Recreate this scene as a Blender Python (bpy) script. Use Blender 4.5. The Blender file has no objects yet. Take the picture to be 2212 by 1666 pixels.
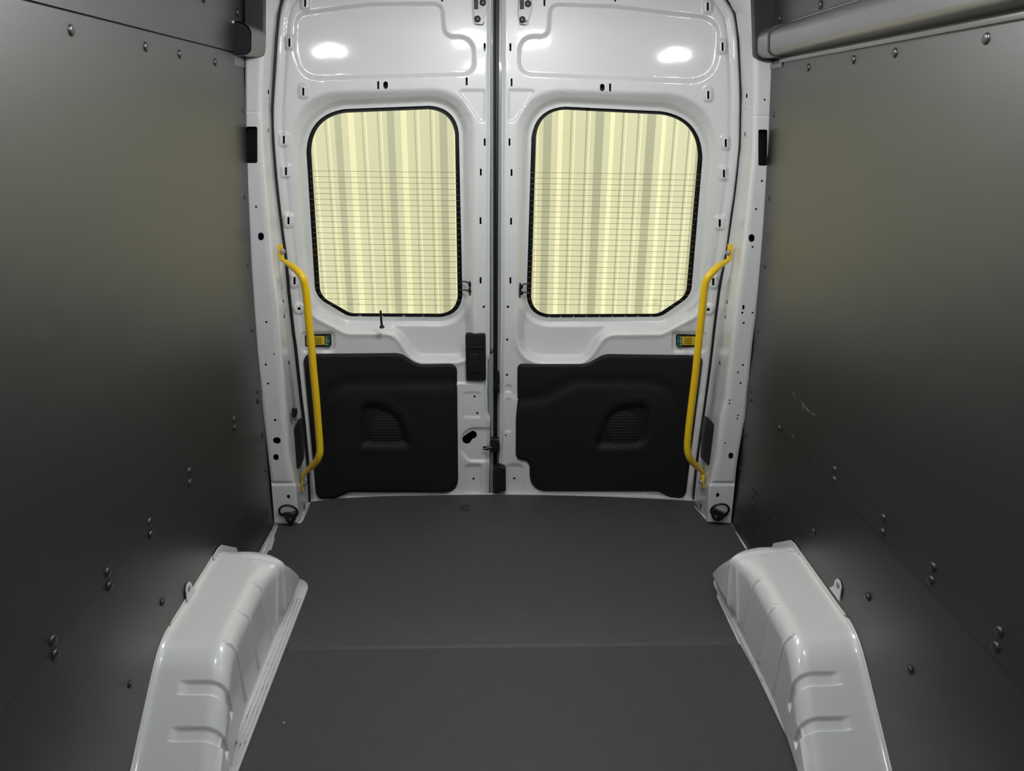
import bpy, bmesh, math, random
import numpy as np
from mathutils import Vector, Matrix
from mathutils.geometry import delaunay_2d_cdt

# ---------------------------------------------------------------- camera, world, sun, exposure
SC = bpy.context.scene
COL = SC.collection
FPX = 1600.0
PITCH, YAW, ROLL = math.radians(19.95), math.radians(1.9), math.radians(0.55)
CX, CH = -0.06, 1.455

def _basis():
    cp, sp, cy, sy = math.cos(PITCH), math.sin(PITCH), math.cos(YAW), math.sin(YAW)
    f = np.array([sy*cp, cy*cp, -sp]); r = np.array([cy, -sy, 0.0]); u = np.array([sy*sp, cy*sp, cp])
    c, s = math.cos(ROLL), math.sin(ROLL)
    return c*r + s*u, -s*r + c*u, f
RV, UV, FV = _basis()
cam = bpy.data.objects.new('camera', bpy.data.cameras.new('camera'))
COL.objects.link(cam)
cam.data.sensor_fit = 'HORIZONTAL'
cam.data.sensor_width = 36.0
cam.data.lens = 36.0*FPX/2212.0
cam.data.clip_start = 0.02
cam.matrix_world = Matrix(((RV[0], UV[0], -FV[0], CX), (RV[1], UV[1], -FV[1], 0.0), (RV[2], UV[2], -FV[2], CH), (0, 0, 0, 1)))
SC.camera = cam

SC.view_settings.view_transform = 'Standard'
SC.view_settings.look = 'None'
SC.view_settings.gamma = 1.0
SC.view_settings.use_curve_mapping = False
SC.view_settings.exposure = 0.0

W = bpy.data.worlds.new('world'); SC.world = W
W.use_nodes = True
W.node_tree.nodes['Background'].inputs[0].default_value = (0.80, 0.86, 0.92, 1)
W.node_tree.nodes['Background'].inputs[1].default_value = 1.0

sun = bpy.data.objects.new('sun', bpy.data.lights.new('sun', 'SUN'))
COL.objects.link(sun)
sun.data.energy = 2.6
sun.data.angle = math.radians(3)
sun.data.color = (1.0, 0.95, 0.84)
sun.rotation_euler = Vector((1.0, -0.75, 1.1)).to_track_quat('Z', 'Y').to_euler()

# (x, y, z, energy of each of its two diodes)
LAMPS = [(-0.10, 1.85, 1.795, 3.8), (0.11, 1.85, 1.795, 3.8), (-0.50, 1.15, 1.785, 2.6), (0.55, 1.15, 1.785, 2.6), (0.0, 0.0, 1.795, 1.6)]

# ---------------------------------------------------------------- helpers: image pixels to scene points, outlines
def ray(px, py):
    a = (np.asarray(px, float) - 1106.0)/FPX
    b = -(np.asarray(py, float) - 833.0)/FPX
    return [RV[i]*a + UV[i]*b + FV[i] for i in range(3)]

def atY(px, py, Y):
    """scene point where the camera ray through image pixel (px, py) meets the plane (or surface) y = Y"""
    d = ray(px, py); t = Y/d[1]
    return CX + d[0]*t, Y + 0*t, CH + d[2]*t

def V(px, py, Y):
    x, y, z = atY(px, py, Y)
    return Vector((float(x), float(Y), float(z)))

def atZ(px, py, z=0.0):
    d = ray(px, py); t = (z - CH)/d[2]
    return Vector((float(CX + d[0]*t), float(d[1]*t), z))

WL = ([0, .257, .53, .685, 1.0, 1.3, 1.46, 1.61, 1.75, 1.95], [.872, .867, .861, .860, .848, .826, .814, .802, .785, .755])
WR = ([0, .257, .53, .685, 1.0, 1.3, 1.46, 1.61, 1.75, 1.95], [.868, .871, .863, .866, .854, .838, .826, .813, .796, .766])
def wallx(side, z):
    return side*float(np.interp(z, *(WL if side < 0 else WR)))

def atW(px, py, side):
    """point on the curved side lining"""
    d = ray(px, py); x = wallx(side, 0.8)
    for _ in range(30):
        t = (x - CX)/d[0]
        x = wallx(side, CH + d[2]*t)
    return Vector((x, float(d[1]*t), float(CH + d[2]*t)))

def doorY(px, py):
    Y = 2.69
    for _ in range(2):
        x, _y, _z = atY(px, py, Y)
        Y = 2.725 - 0.06*(x/0.75)**2
    return Y

def sstep(t):
    t = np.clip(t, 0, 1)
    return t*t*(3 - 2*t)

def rpoly(corners, seg=8):
    """polygon with rounded corners, corners = (x, y, r)"""
    n = len(corners); out = []
    P = [np.array(c[:2], float) for c in corners]
    for i, c in enumerate(corners):
        p = P[i]; a = P[i-1] - p; b = P[(i+1) % n] - p
        r = c[2] if len(c) > 2 else 0
        la, lb = np.linalg.norm(a), np.linalg.norm(b)
        if r <= 0.01:
            out.append(p); continue
        a /= la; b /= lb
        ang = math.acos(max(-1, min(1, float(a @ b))))
        if ang > math.pi - 0.02:
            out.append(p); continue
        d = min(r/math.tan(ang/2), la*0.49, lb*0.49)
        p0, p1 = p + a*d, p + b*d
        for k in range(seg + 1):
            t = k/seg
            q = (1-t)**2*p0 + 2*t*(1-t)*(p*0.82 + (p0 + p1)*0.09) + t*t*p1
            out.append(q)
    return np.array(out)

def resample(poly, step):
    out = []
    n = len(poly)
    for i in range(n):
        a, b = poly[i], poly[(i+1) % n]
        L = np.linalg.norm(b - a)
        if L < 1e-6: continue
        k = max(1, int(math.ceil(L/step)))
        for j in range(k):
            out.append(a + (b - a)*j/k)
    return np.array(out)

def inside(poly, X, Y):
    c = np.zeros(X.shape, bool)
    n = len(poly)
    for i in range(n):
        x0, y0 = poly[i]; x1, y1 = poly[(i+1) % n]
        if y0 == y1: continue
        m = ((y0 > Y) != (y1 > Y))
        xi = (x1 - x0)*(Y - y0)/(y1 - y0) + x0
        c ^= m & (X < xi)
    return c

def sdf(poly, X, Y, closed=True, far=60.0):
    """signed distance, negative inside; only exact within 'far' of the outline's box"""
    res = np.full(X.shape, far)
    x0, y0 = poly.min(0) - far; x1, y1 = poly.max(0) + far
    m = (X > x0) & (X < x1) & (Y > y0) & (Y < y1)
    if not m.any(): return res
    x, y = X[m], Y[m]
    d2 = np.full(x.shape, 1e12)
    n = len(poly)
    for i in range(n if closed else n-1):
        ax, ay = poly[i]; bx, by = poly[(i+1) % n]
        ex, ey = bx-ax, by-ay
        L = ex*ex + ey*ey
        if L < 1e-9: continue
        t = np.clip(((x-ax)*ex + (y-ay)*ey)/L, 0, 1)
        dx, dy = x - ax - t*ex, y - ay - t*ey
        d2 = np.minimum(d2, dx*dx + dy*dy)
    d = np.sqrt(d2)
    if closed:
        d[inside(poly, x, y)] *= -1
    res[m] = d
    return res

# ---------------------------------------------------------------- objects
def tag(o, label=None, cat=None, group=None, kind=None):
    if label: o['label'] = label
    if cat: o['category'] = cat
    if group: o['group'] = group
    if kind: o['kind'] = kind
    return o

def link(name, me, mat=None, parent=None):
    o = bpy.data.objects.new(name, me)
    COL.objects.link(o)
    if mat is not None and me is not None and not me.materials: me.materials.append(mat)
    if parent is not None: o.parent = parent; o.matrix_parent_inverse = parent_inv(parent)
    return o

def parent_inv(p):
    m = Matrix.Identity(4); q = p
    chain = []
    while q is not None:
        chain.append(q); q = q.parent
    for q in reversed(chain):
        m = m @ (q.matrix_parent_inverse if q.parent else Matrix.Identity(4)) @ Matrix.LocRotScale(q.location, q.rotation_euler, q.scale)
    return m.inverted()

def empty(name, loc=(0, 0, 0)):
    o = bpy.data.objects.new(name, None); COL.objects.link(o); o.location = loc
    o.empty_display_size = 0.05
    return o

def mesh_np(name, verts, tris, smooth=True):
    me = bpy.data.meshes.new(name)
    verts = np.asarray(verts, np.float32); tris = np.asarray(tris, np.int32)
    k = tris.shape[1]
    me.vertices.add(len(verts)); me.vertices.foreach_set('co', verts.ravel())
    me.loops.add(tris.size); me.loops.foreach_set('vertex_index', tris.ravel())
    me.polygons.add(len(tris))
    me.polygons.foreach_set('loop_start', np.arange(0, tris.size, k, dtype=np.int32))
    me.polygons.foreach_set('loop_total', np.full(len(tris), k, np.int32))
    me.polygons.foreach_set('use_smooth', np.full(len(tris), smooth))
    me.update(calc_edges=True); me.validate()
    return me

def bm_mesh(name, bm, smooth=False, angle=None):
    me = bpy.data.meshes.new(name)
    bmesh.ops.recalc_face_normals(bm, faces=bm.faces)
    if smooth:
        for f in bm.faces: f.smooth = True
        for e in bm.edges:
            if len(e.link_faces) == 2 and e.calc_face_angle(0) > math.radians(angle or 40): e.smooth = False
    bm.to_mesh(me); bm.free()
    return me

def sheet(name, outline, holes, yfun, mat, parent, step=2.0, rim=0.004, bstep=3.0, edge_rim=None):
    """pressed sheet: triangulated plane region with real holes, every vertex set at its own depth"""
    loops = [resample(np.asarray(outline), bstep)] + [resample(np.asarray(h), min(bstep, 2.0)) for h in holes]
    x0, y0 = loops[0].min(0); x1, y1 = loops[0].max(0)
    nx, ny = int((x1-x0)/step) + 1, int((y1-y0)/step) + 1
    gx, gy = np.meshgrid(x0 + np.arange(nx)*step, y0 + np.arange(ny)*step)
    gx[1::2] += step/2
    gx = gx.ravel() + 0.013*np.sin(np.arange(gx.size)*1.7); gy = gy.ravel() + 0.013*np.cos(np.arange(gy.size)*2.3)
    keep = sdf(loops[0], gx, gy, far=5) < -step*0.5
    for h in loops[1:]:
        b0, b1 = h.min(0) - 5, h.max(0) + 5
        m = keep & (gx > b0[0]) & (gx < b1[0]) & (gy > b0[1]) & (gy < b1[1])
        keep[m] &= sdf(h, gx[m], gy[m], far=5) > step*0.4
    pts = [Vector((a, b)) for a, b in zip(gx[keep].tolist(), gy[keep].tolist())]
    edges = []
    for L in loops:
        s = len(pts)
        pts += [Vector((a, b)) for a, b in L.tolist()]
        edges += [(s+i, s+(i+1) % len(L)) for i in range(len(L))]
    vs, es, fs, ov, oe, of = delaunay_2d_cdt(pts, edges, [], 0, 1e-5, True)
    P = np.array([(v[0], v[1]) for v in vs]); T = np.array(fs)
    C = P[T].mean(1)
    k = inside(loops[0], C[:, 0], C[:, 1])
    for h in loops[1:]:
        k &= ~inside(h, C[:, 0], C[:, 1])
    T = T[k]
    Y = yfun(P[:, 0], P[:, 1])
    X3, Y3, Z3 = atY(P[:, 0], P[:, 1], Y)
    verts = np.stack([X3, Y3, Z3], 1)
    # orient towards -y
    a, b, c = verts[T[0][0]], verts[T[0][1]], verts[T[0][2]]
    nrm = np.cross(verts[T[:, 1]] - verts[T[:, 0]], verts[T[:, 2]] - verts[T[:, 0]])
    cen = verts[T].mean(1) - np.array([CX, 0.0, CH])
    fl = (nrm*cen).sum(1) > 0
    T[fl] = T[fl][:, ::-1]
    V_ = [verts]; F_ = [T]; base = len(verts)
    for li, L in enumerate(loops):
        r = rim if li else (edge_rim if edge_rim is not None else rim)
        if r <= 0: continue
        y = yfun(L[:, 0], L[:, 1])
        x3, y3, z3 = atY(L[:, 0], L[:, 1], y)
        f = np.stack([x3, y3, z3], 1); g = f + np.array([0, r, 0]); n = len(L)
        V_ += [f, g]
        i = np.arange(n); j = (i+1) % n
        q1 = np.stack([base+i, base+j, base+n+j], 1); q2 = np.stack([base+i, base+n+j, base+n+i], 1)
        F_ += [q1, q2]; base += 2*n
    me = mesh_np(name, np.concatenate(V_), np.concatenate(F_))
    return link(name, me, mat, parent)

def tube(name, pts, rad, mat, parent, seg=14, smooth_n=8, flat=None, cap=True):
    """round tube along a smoothed path; rad may be a list"""
    P = [Vector(p) for p in pts]
    R = rad if isinstance(rad, (list, tuple)) else [rad]*len(P)
    F = flat or [1.0]*len(P)
    path, rr, ff = [], [], []
    if smooth_n > 1 and len(P) > 2:
        for i in range(len(P)-1):
            p0 = P[max(i-1, 0)]; p1 = P[i]; p2 = P[i+1]; p3 = P[min(i+2, len(P)-1)]
            for k in range(smooth_n):
                t = k/smooth_n
                q = 0.5*((2*p1) + (p2-p0)*t + (2*p0-5*p1+4*p2-p3)*t*t + (-p0+3*p1-3*p2+p3)*t**3)
                path.append(q); rr.append(R[i]*(1-t) + R[i+1]*t); ff.append(F[i]*(1-t) + F[i+1]*t)
        path.append(P[-1]); rr.append(R[-1]); ff.append(F[-1])
    else:
        path, rr, ff = P, R, F
    verts, faces = [], []
    ref = Vector((0, 1, 0.01)).normalized()
    for i, p in enumerate(path):
        d = (path[min(i+1, len(path)-1)] - path[max(i-1, 0)]).normalized()
        a = d.cross(ref)
        if a.length < 1e-3: a = d.cross(Vector((1, 0, 0)))
        a.normalize(); b = d.cross(a).normalized()
        for k in range(seg):
            th = 2*math.pi*k/seg
            verts.append(p + a*math.cos(th)*rr[i]*ff[i] + b*math.sin(th)*rr[i])
    for i in range(len(path)-1):
        for k in range(seg):
            faces.append((i*seg+k, i*seg+(k+1) % seg, (i+1)*seg+(k+1) % seg, (i+1)*seg+k))
    me = bpy.data.meshes.new(name)
    if cap:
        faces.append(tuple(range(seg))[::-1]); faces.append(tuple((len(path)-1)*seg+k for k in range(seg)))
    me.from_pydata(verts, [], faces)
    for p in me.polygons: p.use_smooth = len(p.vertices) == 4
    me.update()
    return link(name, me, mat, parent)

def prism(name, poly, Y, depth, mat, parent, bevel=0.0, tilt=None):
    """solid plate whose front outline, given in image pixels, is cast from the camera to distance Y; depth goes away from the viewer"""
    bm = bmesh.new()
    f = [bm.verts.new(V(p[0], p[1], Y if tilt is None else Y + tilt(p[0], p[1]))) for p in poly]
    b = [bm.verts.new(v.co + Vector((0, depth, 0))) for v in f]
    n = len(f)
    ff = bm.faces.new(f)
    bm.faces.new(b[::-1])
    for i in range(n):
        bm.faces.new((f[i], b[i], b[(i+1) % n], f[(i+1) % n]))
    if bevel > 0:
        bmesh.ops.bevel(bm, geom=[e for e in ff.edges], offset=bevel, segments=3, profile=0.6, affect='EDGES', clamp_overlap=True)
    return link(name, bm_mesh(name, bm, True, 35), mat, parent)

def box(name, lo, hi, mat, parent=None, bevel=0.0):
    bm = bmesh.new()
    bmesh.ops.create_cube(bm, size=1)
    for v in bm.verts:
        v.co = Vector(((lo[i]+hi[i])/2 + v.co[i]*(hi[i]-lo[i]) for i in range(3)))
    if bevel > 0:
        bmesh.ops.bevel(bm, geom=list(bm.edges), offset=bevel, segments=3, profile=0.5, affect='EDGES', clamp_overlap=True)
    return link(name, bm_mesh(name, bm, bevel > 0, 35), mat, parent)

def dome_mesh(name, r, h, seg=16):
    """button head: shallow dome, axis +z"""
    bm = bmesh.new(); rings = []
    prof = [(1.0, 0), (1.0, 0.25), (0.93, 0.55), (0.75, 0.82), (0.45, 0.97)]
    for fr, fh in prof:
        rings.append([bm.verts.new((r*fr*math.cos(2*math.pi*k/seg), r*fr*math.sin(2*math.pi*k/seg), h*fh)) for k in range(seg)])
    top = bm.verts.new((0, 0, h))
    for a, b in zip(rings, rings[1:]):
        for k in range(seg): bm.faces.new((a[k], a[(k+1) % seg], b[(k+1) % seg], b[k]))
    for k in range(seg): bm.faces.new((rings[-1][k], rings[-1][(k+1) % seg], top))
    return bm_mesh(name, bm, True, 60)

def place(name, me, loc, normal, mat, parent, spin=0.0):
    o = link(name, me, mat, parent)
    o.rotation_euler = Vector(normal).to_track_quat('Z', 'Y').to_euler()
    o.location = loc
    return o

# ---------------------------------------------------------------- materials
def mat(name, color, rough=0.5, metal=0.0, coat=0.0, spec=0.5, noise=0.0, nscale=60.0, bump=0.0, bscale=300.0, ior=1.5):
    m = bpy.data.materials.new(name); m.use_nodes = True
    nt = m.node_tree; b = nt.nodes['Principled BSDF']
    b.inputs['Base Color'].default_value = (*color, 1)
    b.inputs['Roughness'].default_value = rough
    b.inputs['Metallic'].default_value = metal
    b.inputs['IOR'].default_value = ior
    b.inputs['Coat Weight'].default_value = coat
    b.inputs['Coat Roughness'].default_value = 0.06
    b.inputs['Specular IOR Level'].default_value = spec
    tc = nt.nodes.new('ShaderNodeTexCoord')
    if noise > 0:
        n = nt.nodes.new('ShaderNodeTexNoise'); n.inputs['Scale'].default_value = nscale; n.inputs['Detail'].default_value = 6
        nt.links.new(tc.outputs['Object'], n.inputs['Vector'])
        mr = nt.nodes.new('ShaderNodeMapRange'); mr.inputs[3].default_value = 1-noise; mr.inputs[4].default_value = 1+noise
        mx = nt.nodes.new('ShaderNodeMix'); mx.data_type = 'RGBA'; mx.blend_type = 'MULTIPLY'; mx.inputs[0].default_value = 1
        nt.links.new(n.outputs[0], mr.inputs[0])
        mx.inputs[6].default_value = (*color, 1)
        nt.links.new(mr.outputs[0], mx.inputs[7])
        nt.links.new(mx.outputs[2], b.inputs['Base Color'])
    if bump > 0:
        n2 = nt.nodes.new('ShaderNodeTexNoise'); n2.inputs['Scale'].default_value = bscale; n2.inputs['Detail'].default_value = 3
        nt.links.new(tc.outputs['Object'], n2.inputs['Vector'])
        bp = nt.nodes.new('ShaderNodeBump'); bp.inputs['Strength'].default_value = bump; bp.inputs['Distance'].default_value = 0.001
        nt.links.new(n2.outputs[0], bp.inputs['Height'])
        nt.links.new(bp.outputs[0], b.inputs['Normal'])
    return m

M = {
    'paint': mat('white_paint', (0.655, 0.655, 0.645), 0.35, coat=0.8, noise=0.015, nscale=9, bump=0.05, bscale=220),
    'arch': mat('arch_paint', (0.63, 0.635, 0.63), 0.35, coat=0.8, noise=0.015, nscale=9, bump=0.04, bscale=220),
    'edge': mat('edge_zinc_paint', (0.24, 0.26, 0.28), 0.35, coat=0.3, noise=0.1, nscale=40),
    'lining': mat('black_wall_lining', (0.0030, 0.0022, 0.0020), 0.45, spec=0.5, ior=2.3, noise=0.10, nscale=25, bump=0.12, bscale=700),
    'darktrim': mat('dark_plastic', (0.022, 0.021, 0.023), 0.45, noise=0.08, nscale=60, bump=0.15, bscale=900),
    'railm': mat('charcoal_rail_plastic', (0.075, 0.072, 0.073), 0.30, spec=0.5, ior=2.3, noise=0.08, nscale=30, bump=0.12, bscale=900),
    'doortrim': mat('black_door_trim', (0.0055, 0.0055, 0.0065), 0.68, spec=0.3, noise=0.15, nscale=400, bump=0.5, bscale=1100),
    'rubber': mat('black_rubber', (0.008, 0.008, 0.010), 0.5, spec=0.35, noise=0.1, nscale=80),
    'blackmetal': mat('black_coated_steel', (0.008, 0.008, 0.009), 0.28, spec=0.5, noise=0.1, nscale=90),
    'mat': mat('floor_mat_rubber', (0.048, 0.046, 0.049), 0.62, spec=0.35, noise=0.12, nscale=18, bump=0.4, bscale=500),
    'rivet': mat('rivet_black', (0.022, 0.021, 0.022), 0.33, spec=0.5, ior=1.7, noise=0.05, nscale=90),
    'strip': mat('joint_strip_rubber', (0.056, 0.054, 0.056), 0.5, noise=0.1, nscale=30),
    'scuff': mat('scuff_grey', (0.16, 0.155, 0.15), 0.7, noise=0.3, nscale=200),
    'crumb': mat('beige_crumb', (0.5, 0.4, 0.3), 0.8, noise=0.2, nscale=300),
    'yellow': mat('yellow_powder_coat', (0.78, 0.50, 0.008), 0.38, coat=0.2, noise=0.03, nscale=50, bump=0.1, bscale=400),
    'ylatch': mat('yellow_latch_plastic', (0.60, 0.42, 0.02), 0.4, noise=0.03, nscale=80),
    'olive': mat('amber_button_plastic', (0.36, 0.24, 0.01), 0.35, noise=0.05, nscale=80),
    'green': mat('green_decal', (0.02, 0.10, 0.07), 0.4, noise=0.05, nscale=80),
    'print': mat('white_print', (0.65, 0.72, 0.66), 0.5, noise=0.02, nscale=50),
    'steel': mat('bare_steel', (0.35, 0.35, 0.36), 0.35, metal=0.9, noise=0.1, nscale=70),
    'hingegrey': mat('hinge_grey_steel', (0.30, 0.29, 0.29), 0.42, metal=0.3, noise=0.08, nscale=90),
    'frit': mat('black_glass_frit', (0.006, 0.006, 0.007), 0.25, noise=0.05, nscale=30),
    'heater': mat('heater_trace', (0.22, 0.17, 0.08), 0.5, noise=0.05, nscale=30),
    'etch': mat('etched_print', (0.30, 0.30, 0.22), 0.6, noise=0.05, nscale=30),
    'cream': mat('cream_steel_cladding', (0.86, 0.83, 0.55), 0.5, noise=0.03, nscale=4, bump=0.08, bscale=90),
    'ground': mat('concrete', (0.42, 0.41, 0.38), 0.85, noise=0.25, nscale=6, bump=0.4, bscale=40),
    'roofin': mat('roof_lining', (0.75, 0.75, 0.75), 0.6, noise=0.05, nscale=8),
    'sill': mat('sill_paint', (0.50, 0.50, 0.49), 0.35, coat=0.4, noise=0.12, nscale=30),
}
def glass():
    m = bpy.data.materials.new('window_glass'); m.use_nodes = True
    nt = m.node_tree; nt.nodes.clear()
    o = nt.nodes.new('ShaderNodeOutputMaterial'); t = nt.nodes.new('ShaderNodeBsdfTransparent'); g = nt.nodes.new('ShaderNodeBsdfGlossy')
    mx = nt.nodes.new('ShaderNodeMixShader'); f = nt.nodes.new('ShaderNodeFresnel'); n = nt.nodes.new('ShaderNodeTexNoise')
    n.inputs['Scale'].default_value = 3.0
    rr = nt.nodes.new('ShaderNodeMapRange'); rr.inputs[3].default_value = 0.02; rr.inputs[4].default_value = 0.04
    f.inputs[0].default_value = 1.45
    t.inputs[0].default_value = (0.96, 0.97, 0.93, 1)
    nt.links.new(n.outputs[0], rr.inputs[0]); nt.links.new(rr.outputs[0], g.inputs['Roughness'])
    nt.links.new(f.outputs[0], mx.inputs[0]); nt.links.new(t.outputs[0], mx.inputs[1]); nt.links.new(g.outputs[0], mx.inputs[2])
    nt.links.new(mx.outputs[0], o.inputs[0])
    return m
M['glass'] = glass()

# ---------------------------------------------------------------- floor
flo = box('floor', (-0.93, -1.3, -0.05), (0.93, 2.72, -0.004), M['sill']); tag(flo, kind='structure')
def plate(name, pts, z0, z1, mt, parent, bevel=0.0):
    bm = bmesh.new()
    t = [bm.verts.new((p[0], p[1], z1)) for p in pts]; b = [bm.verts.new((p[0], p[1], z0)) for p in pts]
    n = len(t); tf = bm.faces.new(t); bm.faces.new(b[::-1])
    for i in range(n): bm.faces.new((t[i], b[i], b[(i+1) % n], t[(i+1) % n]))
    if bevel: bmesh.ops.bevel(bm, geom=list(tf.edges), offset=bevel, segments=2, profile=0.5, affect='EDGES', clamp_overlap=True)
    return link(name, bm_mesh(name, bm, True, 30), mt, parent)
rear = [atZ(*p) for p in [(671, 1084), (735, 1077), (820, 1072.5), (940, 1070), (1070, 1069), (1180, 1070), (1300, 1073), (1400, 1077), (1500, 1082.5)]]
right_side = [atZ(*p) for p in [(1509, 1094), (1527, 1126), (1575, 1129), (1583, 1137), (1592, 1150), (1600, 1166), (1607, 1176), (1614, 1188)]]
left_side = [atZ(*p) for p in [(575, 1200), (580, 1190), (587, 1188), (595, 1160), (592, 1159), (597, 1146), (601, 1134), (608, 1132), (650, 1130), (667, 1094)]]
YS = atZ(1110, 1396).y
pts = [(p.x, p.y) for p in rear] + [(p.x, p.y) for p in right_side] + [(0.868, 2.10), (0.70, 2.08), (0.675, 2.0), (0.675, YS), (-0.665, YS), (-0.665, 2.0), (-0.69, 2.04), (-0.80, 2.04)] + [(p.x, p.y) for p in left_side]
plate('floor_mat', pts, -0.004, 0.0005, M['mat'], flo, 0.0006)
m2 = plate('floor_mat', [(-0.66, YS+0.0), (0.68, YS+0.0), (0.70, 1.3), (0.70, -1.3), (-0.66, -1.3), (-0.66, 1.3)], -0.004, -0.0025, M['mat'], flo)
# bevelled lip of the rear mat along the joint
bm = bmesh.new()
q = [(-0.642, YS+0.028, 0.0008), (0.672, YS+0.028, 0.0008), (0.672, YS+0.004, 0.0032), (-0.642, YS+0.004, 0.0032), (0.672, YS-0.003, -0.0025), (-0.642, YS-0.003, -0.0025)]
vv = [bm.verts.new(p) for p in q]
bm.faces.new((vv[0], vv[3], vv[2], vv[1])); bm.faces.new((vv[3], vv[5], vv[4], vv[2]))
link('mat_joint_strip', bm_mesh('mat_joint_strip', bm), M['strip'], flo)
# recessed plug in the mat
c = atZ(1006, 1098)
def ring_mesh(name, r0, r1, h, seg=28):
    bm = bmesh.new(); rows = []
    for r, z in [(r0, -0.001), (r0, h), ((r0+r1)/2, h*1.3), (r1, h), (r1, -0.001)]:
        rows.append([bm.verts.new((r*math.cos(2*math.pi*k/seg), r*math.sin(2*math.pi*k/seg), z)) for k in range(seg)])
    for a, b in zip(rows, rows[1:]):
        for k in range(seg): bm.faces.new((a[k], a[(k+1) % seg], b[(k+1) % seg], b[k]))
    return bm_mesh(name, bm, True, 50)
o = link('plug_ring', ring_mesh('plug_ring', 0.017, 0.024, 0.0015), M['darktrim'], flo); o.location = (c.x, c.y, 0.0005)
o = link('plug_cap', dome_mesh('plug_cap', 0.013, 0.002), M['darktrim'], flo); o.location = (c.x, c.y, 0.0004)
tube('sill_edge', [atZ(594, 1134, 0.004), atZ(566, 1200, 0.004)], 0.005, M['sill'], flo, smooth_n=1)
tube('sill_edge', [atZ(1590, 1150, 0.003), atZ(1613, 1187, 0.003)], 0.004, M['sill'], flo, smooth_n=1)

# ---------------------------------------------------------------- side walls
def wall_panel(name, side, y0, y1, z0, z1, mt, parent, lift=0.0, thick=0.006):
    zs = np.linspace(z0, z1, max(2, int((z1-z0)/0.04)+1)); ys = np.linspace(y0, y1, 12)
    bm = bmesh.new()
    def grid(off):
        return [[bm.verts.new((wallx(side, z) - side*off, y, z)) for y in ys] for z in zs]
    A, B = grid(lift), grid(lift-thick)
    for G in (A, B):
        for i in range(len(zs)-1):
            for j in range(len(ys)-1): bm.faces.new((G[i][j], G[i][j+1], G[i+1][j+1], G[i+1][j]))
    for i in range(len(zs)-1):
        for j in (0, len(ys)-1): bm.faces.new((A[i][j], A[i+1][j], B[i+1][j], B[i][j]))
    for j in range(len(ys)-1):
        for i in (0, len(zs)-1): bm.faces.new((A[i][j], A[i][j+1], B[i][j+1], B[i][j]))
    return link(name, bm_mesh(name, bm, True, 40), mt, parent)

RIV = dome_mesh('rivet', 0.0105, 0.0055)
RIVS = dome_mesh('rivet_small', 0.0085, 0.004)
RIV.materials.append(M['rivet']); RIVS.materials.append(M['rivet'])
def wnormal(side, z):
    dx = (wallx(side, z+0.05) - wallx(side, z-0.05))/0.1
    return Vector((-side, 0, side*dx)).normalized()
rivets = {
    -1: [(151, 65), (313, 101), (387, 117), (464, 134), (512, 27), (440, -3), (112, 1384), (118, 1414), (231, 1236), (235, 1266), (322, 1128), (325, 1155), (408, 1018), (409, 1043), (505, 906), (506, 924),
         (556, 845), (557, 866), (351, 1301), (281, 1479), (524, 238), (528, 425), (534, 572), (544, 712), (567.5, 939), (575, 1016)],
    1: [(1747, 146), (1845, 129), (1935, 114), (2133, 83), (1773, 10), (1685, 40), (2160, 1365), (2153, 1398), (2017, 1225), (2013, 1254), (1909, 1119), (1907, 1150), (1804, 1015), (1803, 1037), (1684, 925),
        (1875, 1290), (1966, 1447), (1758, 1149), (1672, 247), (1662, 428), (1653, 575), (1638, 715), (1623, 844), (1622, 863), (1611, 940), (1602, 1012)]}
for side, nm in ((-1, 'wall_left'), (1, 'wall_right')):
    w = tag(empty(nm, (side*0.87, 0.6, 0)), kind='structure')
    wall_panel('lower_panel', side, -1.3, 2.470, 0.0, 0.529, M['lining'], w)
    wall_panel('middle_panel', side, -1.3, 2.470, 0.531, 1.6215, M['lining'], w, lift=0.0015)
    wall_panel('upper_panel', side, -1.3, 2.470, 1.6255, 1.93, M['lining'], w, lift=0.0)
    wall_panel('backing', side, -1.3, 2.470, 0.0, 1.93, M['rubber'], w, lift=-0.0065, thick=0.004)
    box('outer_skin', (side*0.96-0.005, -1.3, -0.05), (side*0.96+0.005, 2.80, 1.97), M['paint'], w)
    for i, p in enumerate(rivets[side]):
        c = atW(*p, side); n = wnormal(side, c.z)
        small = c.z < 0.48 and i > 18 or (p[0] > 500 and p[0] < 1700 and i > 17)
        place('rivet', RIVS if small else RIV, c + n*0.001, n, None, w)
    # low vent slots
    pl = [(516, 1118), (523, 1128), (531, 1138), (527, 1116), (536, 1128), (543, 1140), (540, 1112), (549, 1124), (555, 1136)] if side < 0 else \
         [(1630, 1063), (1628, 1079), (1626, 1096), (1623, 1125), (1641, 1154), (1650, 1092), (1646, 1124), (1660, 1142), (1672, 1118)]
    for p in pl:
        c = atW(*p, side); n = wnormal(side, c.z)
        bm = bmesh.new()
        bmesh.ops.create_cube(bm, size=1)
        for v in bm.verts: v.co = Vector((v.co.x*0.050*(1 if v.co.z < 0 else 0.9), v.co.y*0.007*(1 if v.co.z < 0 else 0.3), v.co.z*0.006))
        me = bm_mesh('vent_louvre', bm)
        o = link('vent_louvre', me, M['blackmetal'], w)
        xa = Vector((0, 1, 0)); ya = n.cross(xa)
        o.rotation_euler = Matrix((xa, ya, n)).transposed().to_euler(); o.location = c

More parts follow.
